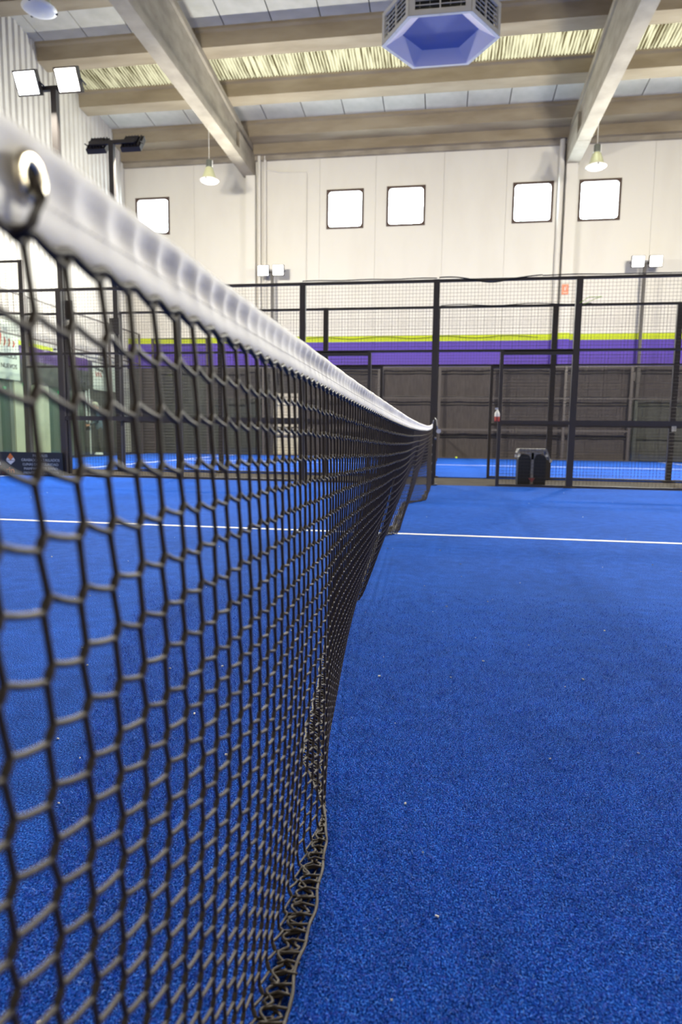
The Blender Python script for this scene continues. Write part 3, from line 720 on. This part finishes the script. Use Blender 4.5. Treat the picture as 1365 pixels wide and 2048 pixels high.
# spray bottle on the door post
bt = thing('spray_bottle', 'small white and red spray bottle hung on the fence door post', 'bottle', (.925, 9.925, .955))
MB().lathe([(0,0),(.036,0),(.038,.01),(.038,.07)], 14).build('bottle_base', mat('bottle_red', (.45,.07,.05), .4), bt, True)
MB().lathe([(.038,.07),(.036,.12),(.02,.15),(.012,.16),(.012,.175),(0,.175)], 14).build('bottle_body', WHITEP, bt, True)
MB().box(-.03, .012, -.01, .01, .172, .198).build('spray_head', WHITEP, bt)
MB().tube([(0,0,.165),(.02,.035,.17),(.03,.07,.168)], .004, 5).build('hanger', STEEL, bt)
# tag on the second fence post
tg = tag(MB().box(-.035,.035,-.012,0,-.045,.045).lathe([(.0,0),(.018,.012),(.018,.03)], 8, (0,-.01,.03)).build('paper_tag', WHITEP, None, loc=(4.02, 11.955, .905)), 'small white tag on a post of the walkway fence at the right edge', 'tag')
# tennis ball
bl = MB(); bl.lathe([(.033*math.sin(a), -.033*math.cos(a)) for a in [PI*i/10 for i in range(11)]], 14)
tag(bl.build('tennis_ball', mat('tennis_felt', (.55,.75,.05), .8), None, True, (.62, 21.9, .033)), 'yellow-green tennis ball lying at the foot of the dark cloth', 'ball')
# cables
m = MB(); pts = []
for k in range(61):
    x = .03 + 1.45*k/60; z = 3.015 - .085*math.exp(-((x-.80)/.30)**2) + .006*math.sin(x*9)
    pts.append((x, 10.0-.02, z))
m.tube(pts, .009, 5)
m.tube([(1.48, 9.98, 3.01), (1.9, 9.98, 3.02), (2.4, 9.99, 3.01), (6, 10.0, 3.012)], .008, 5)
m.tube([(-2+.1*k, 9.99, 3.012+.004*math.sin(k*.8)) for k in range(21)], .008, 5)
tag(m.build('cable', BLACK, None, True), 'black cable drooping along the top rail of the near fence', 'cable')
tag(MB().tube([(.05+.18*k, 11.955, 3.0+.014*math.sin(k*.9)) for k in range(15)], .007, 5).build('cable', BLACK, None, True), 'thin black cable wound along the top rail of the walkway fence', 'cable')
tag(MB().tube([(-4.6+.25*k, WY-.03, 4.03+.03*math.sin(k*.75)) for k in range(32)], .009, 5).build('cable', BLACK, None, True), 'thin black cable running wavily over the yellow stripe of the back wall', 'cable')
tag(MB().tube([(2.0, 9.97, 2.62), (2.12, 9.97, 2.70), (2.3, 9.975, 2.705), (2.22, 9.97, 2.68), (2.05, 9.97, 2.60)], .004, 5).build('twine', mat('green_twine', (.25,.45,.05), .7), None), 'short green twine caught on the fence post beside the door', 'twine')
# specks on the turf
m = MB()
for k in range(150):
    if k < 90: y = random.uniform(.8, 4.5); x = random.uniform(-1.5, 2.2)
    else: y = random.uniform(.8, 9.8); x = random.uniform(-5, 4.5)
    r = random.uniform(.0008, .0022); a = random.uniform(0, PI)
    m.obox((x, y, r*.9+.001), (r*1.7*math.cos(a), r*1.7*math.sin(a), 0), (-r*math.sin(a), r*math.cos(a), r*.3), (0, 0, r*.8))
sp = tag(m.build('lint_specks', mat('lint', (.75,.75,.7), .8), None), 'tiny pale specks of lint scattered over the blue turf', 'lint', None, 'stuff')

# pile of the turf close to the camera: short bent fibres scattered by geometry nodes
FIB = mat('turf_fibre', (.003,.07,.5), .6); n, l, b = nodes(FIB)
oi = n.new('ShaderNodeObjectInfo'); cr = n.new('ShaderNodeValToRGB'); e = cr.color_ramp.elements
e[0].position = 0; e[0].color = (.0012,.026,.27,1); e[1].position = 1; e[1].color = (.20,.40,.92,1)
q = e.new(.45); q.color = (.002,.085,.60,1); q = e.new(.8); q.color = (.06,.15,.80,1)
l.new(oi.outputs['Random'], cr.inputs[0]); l.new(cr.outputs[0], b.inputs['Base Color']); b.inputs['Specular IOR Level'].default_value = .3
mb = MB(); mb.add([(-.0005,0,0),(.0005,0,0),(-.0005,.0012,.003),(.0005,.0012,.003),(.0,.0042,.0052)], [(0,1,3,2),(2,3,4)])
blade = mb.mesh('turf_fibre', FIB)
bo = bpy.data.objects.new('turf_fibre', blade)
patch = bpy.data.meshes.new('turf_pile')
patch.from_pydata(sum([[(-.1-.38*y_, y_, .0008), (.35+.5*y_, y_, .0008)] for y_ in [.7+.1*k for k in range(27)]], []), [], [(2*k,2*k+1,2*k+3,2*k+2) for k in range(26)])
po = link('turf_pile', patch, t1); po['kind'] = 'stuff'; po['label'] = 'short blue fibres of the turf pile'
ng = bpy.data.node_groups.new('pile', 'GeometryNodeTree')
ng.interface.new_socket('Geometry', in_out='INPUT', socket_type='NodeSocketGeometry'); ng.interface.new_socket('Geometry', in_out='OUTPUT', socket_type='NodeSocketGeometry')
gi = ng.nodes.new('NodeGroupInput'); go = ng.nodes.new('NodeGroupOutput')
dp = ng.nodes.new('GeometryNodeDistributePointsOnFaces'); dp.distribute_method = 'RANDOM'
ps = ng.nodes.new('GeometryNodeInputPosition'); sx_ = ng.nodes.new('ShaderNodeSeparateXYZ'); mr_ = ng.nodes.new('ShaderNodeMapRange')
mr_.inputs[1].default_value = 1.3; mr_.inputs[2].default_value = 3.3; mr_.inputs[3].default_value = 52000; mr_.inputs[4].default_value = 0
ng.links.new(ps.outputs[0], sx_.inputs[0])
ip = ng.nodes.new('GeometryNodeInstanceOnPoints'); ob_ = ng.nodes.new('GeometryNodeObjectInfo'); ob_.inputs['Object'].default_value = bo
rv = ng.nodes.new('FunctionNodeRandomValue'); rv.data_type = 'FLOAT_VECTOR'; rv.inputs[0].default_value = (-.45,-.45,0); rv.inputs[1].default_value = (.45,.45,6.283)
sv = ng.nodes.new('FunctionNodeRandomValue'); sv.data_type = 'FLOAT'; sv.inputs[2].default_value = .6; sv.inputs[3].default_value = 1.25
L_ = ng.links.new
da = ng.nodes.new('GeometryNodeCaptureAttribute'); da.capture_items.new('FLOAT', 'dens'); L_(sx_.outputs[1], mr_.inputs[0]); L_(mr_.outputs[0], da.inputs[1]); L_(gi.outputs[0], da.inputs[0]); L_(da.outputs[1], dp.inputs['Density'])
L_(da.outputs[0], dp.inputs['Mesh']); L_(dp.outputs['Points'], ip.inputs['Points']); L_(ob_.outputs['Geometry'], ip.inputs['Instance'])
L_(rv.outputs[0], ip.inputs['Rotation']); L_(sv.outputs[1], ip.inputs['Scale']); 
jn = ng.nodes.new('GeometryNodeJoinGeometry'); L_(ip.outputs[0], jn.inputs[0]); L_(jn.outputs[0], go.inputs[0])
md = po.modifiers.new('pile', 'NODES'); md.node_group = ng

# ------------------------------------------------------------------ the man behind the glass
def skin_mesh(name, joints, edges, mats, parent, lvl=1):
    me = bpy.data.meshes.new(name); me.from_pydata([j[:3] for j in joints], edges, [])
    o = bpy.data.objects.new(name, me); C.objects.link(o)
    sk = o.modifiers.new('s', 'SKIN'); sb = o.modifiers.new('u', 'SUBSURF'); sb.levels = lvl; sb.render_levels = lvl
    for v, j in zip(me.skin_vertices[0].data, joints): v.radius = (j[3], j[4] if len(j) > 4 else j[3])
    me.skin_vertices[0].data[0].use_root = True
    dg = bpy.context.evaluated_depsgraph_get(); dg.update()
    m2 = bpy.data.meshes.new_from_object(o.evaluated_get(dg)); m2.name = name
    bpy.data.objects.remove(o); m2.materials.clear()
    for q in mats: m2.materials.append(q)
    m2.polygons.foreach_set('use_smooth', [True]*len(m2.polygons))
    return link(name, m2, parent)
pr = thing('person', 'man in a pale cap, blue-grey jacket and dark trousers looking down behind the glass', 'person', (-10.72, 19.62, 0), math.radians(-62))
SKIN = mat('skin', (.52,.27,.17), .5); JACK = mat('jacket', (.07,.10,.13), .8); TROU = mat('trousers', (.055,.048,.045), .85); CAPM = mat('cap_cloth', (.42,.42,.32), .8)
# local frame: the man faces +... -Y
J = [(0,0,.90,.135,.10), (0,-.01,1.05,.14,.10), (0,-.03,1.22,.165,.11), (0,-.05,1.34,.15,.09), (0,-.075,1.42,.055,.055), (0,-.12,1.50,.075,.09), (0,-.13,1.58,.078,.095),
     (.10,0,.84,.09), (.11,-.03,.48,.062), (.115,.02,.10,.042), (.12,-.13,.045,.035),
     (-.10,0,.84,.09), (-.12,-.02,.48,.062), (-.125,.03,.10,.042), (-.13,-.12,.045,.035),
     (.19,-.05,1.33,.062), (.25,-.06,1.08,.048), (.10,-.28,1.12,.034), (.04,-.33,1.13,.028),
     (-.19,-.05,1.33,.062), (-.26,-.10,1.08,.048), (-.14,-.30,.95,.034), (-.09,-.36,.92,.028)]
Ed = [(0,1),(1,2),(2,3),(3,4),(4,5),(5,6),(0,7),(7,8),(8,9),(9,10),(0,11),(11,12),(12,13),(13,14),(3,15),(15,16),(16,17),(17,18),(3,19),(19,20),(20,21),(21,22)]
for hx_, hy, hz, sgn in ((.04,-.33,1.13,-1), (-.09,-.36,.92,1)):
    base = len(J); par_i = 18 if sgn < 0 else 22
    for q in range(4):
        o_ = (q-1.5)*.018; i0 = len(J)
        J.append((hx_+sgn*.02, hy-.03, hz+o_, .009)); J.append((hx_+sgn*.055-.004*q, hy-.055, hz+o_*1.1, .008)); J.append((hx_+sgn*.07, hy-.035, hz+o_*1.1-.01, .007))
        Ed += [(par_i, i0), (i0, i0+1), (i0+1, i0+2)]
    i0 = len(J); J.append((hx_+sgn*.005, hy-.045, hz+.035, .009)); J.append((hx_+sgn*.03, hy-.07, hz+.05, .008)); Ed += [(par_i, i0), (i0, i0+1)]
body = skin_mesh('body', J, Ed, [JACK, TROU, SKIN], pr, 2)
for p_ in body.data.polygons:
    c_ = p_.center
    if c_.z > 1.43 and c_.y < .06: p_.material_index = 2
    elif c_.z < .86 and not (c_.y < -.25): p_.material_index = 1
    elif c_.y < -.30: p_.material_index = 2
    else: p_.material_index = 0
hd = Vector((0, -.145, 1.545))
m = MB(); m.prism([(-.012,-.0),(.012,0),(.014,-.03),(-.014,-.03)], 'z', 1.51, 1.55)
nose = MB(); nose.obox((0, -.245, 1.525), (.012,0,0), (0,.02,.006), (0,-.006,.02)); nose.build('nose', SKIN, pr)
e_ = MB()
for sx in (-1, 1): e_.obox((sx*.032, -.232, 1.55), (.012,0,0), (0,.004,0), (0,0,.006))
e_.build('eyes', DARKI, pr)
MB().obox((0, -.232, 1.487), (.022,0,0), (0,.004,0), (0,0,.005)).build('mouth', mat('lips', (.35,.12,.09), .5), pr)
e_ = MB()
for sx in (-1, 1): e_.obox((sx*.083, -.13, 1.53), (.01,0,0), (0,.018,0), (0,.004,.03))
e_.build('ears', SKIN, pr)
hr = MB(); hr.lathe([(.083*math.cos(a), .05*math.sin(a)) for a in [-.9+.2*i for i in range(8)]], 16, (0,-.105,1.55)); hr.build('hair', mat('grey_hair', (.25,.23,.2), .8), pr, True)
cp = MB(); cp.lathe([(.100,0),(.102,.03),(.092,.07),(.06,.098),(0,.106)], 20, (0,-.13,1.575)); cp.prism([(-.075,-.20),(-.06,-.28),(0,-.305),(.06,-.28),(.075,-.20)], 'z', 1.572, 1.582); cp.build('cap', CAPM, pr, True)
jk = MB(); jk.lathe([(.165,0),(.17,.08),(.168,.2)], 22, (0,-.015,.80)); jk.v = [(x, -.015+(y+.015)*.75, z) for x, y, z in jk.v]; jk.build('jacket_hem', JACK, pr, True)
for sx in (-1, 1):
    sh = MB(); xx = sx*.122; sh.lathe([(0,0),(.05,0),(.052,.02),(.045,.05),(.03,.075),(0,.08)], 14, (0,0,0))
    sh.v = [(xx + x*.9, -.055 + y*2.5, z+.002) for x, y, z in sh.v]; sh.build('shoe', WHITEP, pr, True)
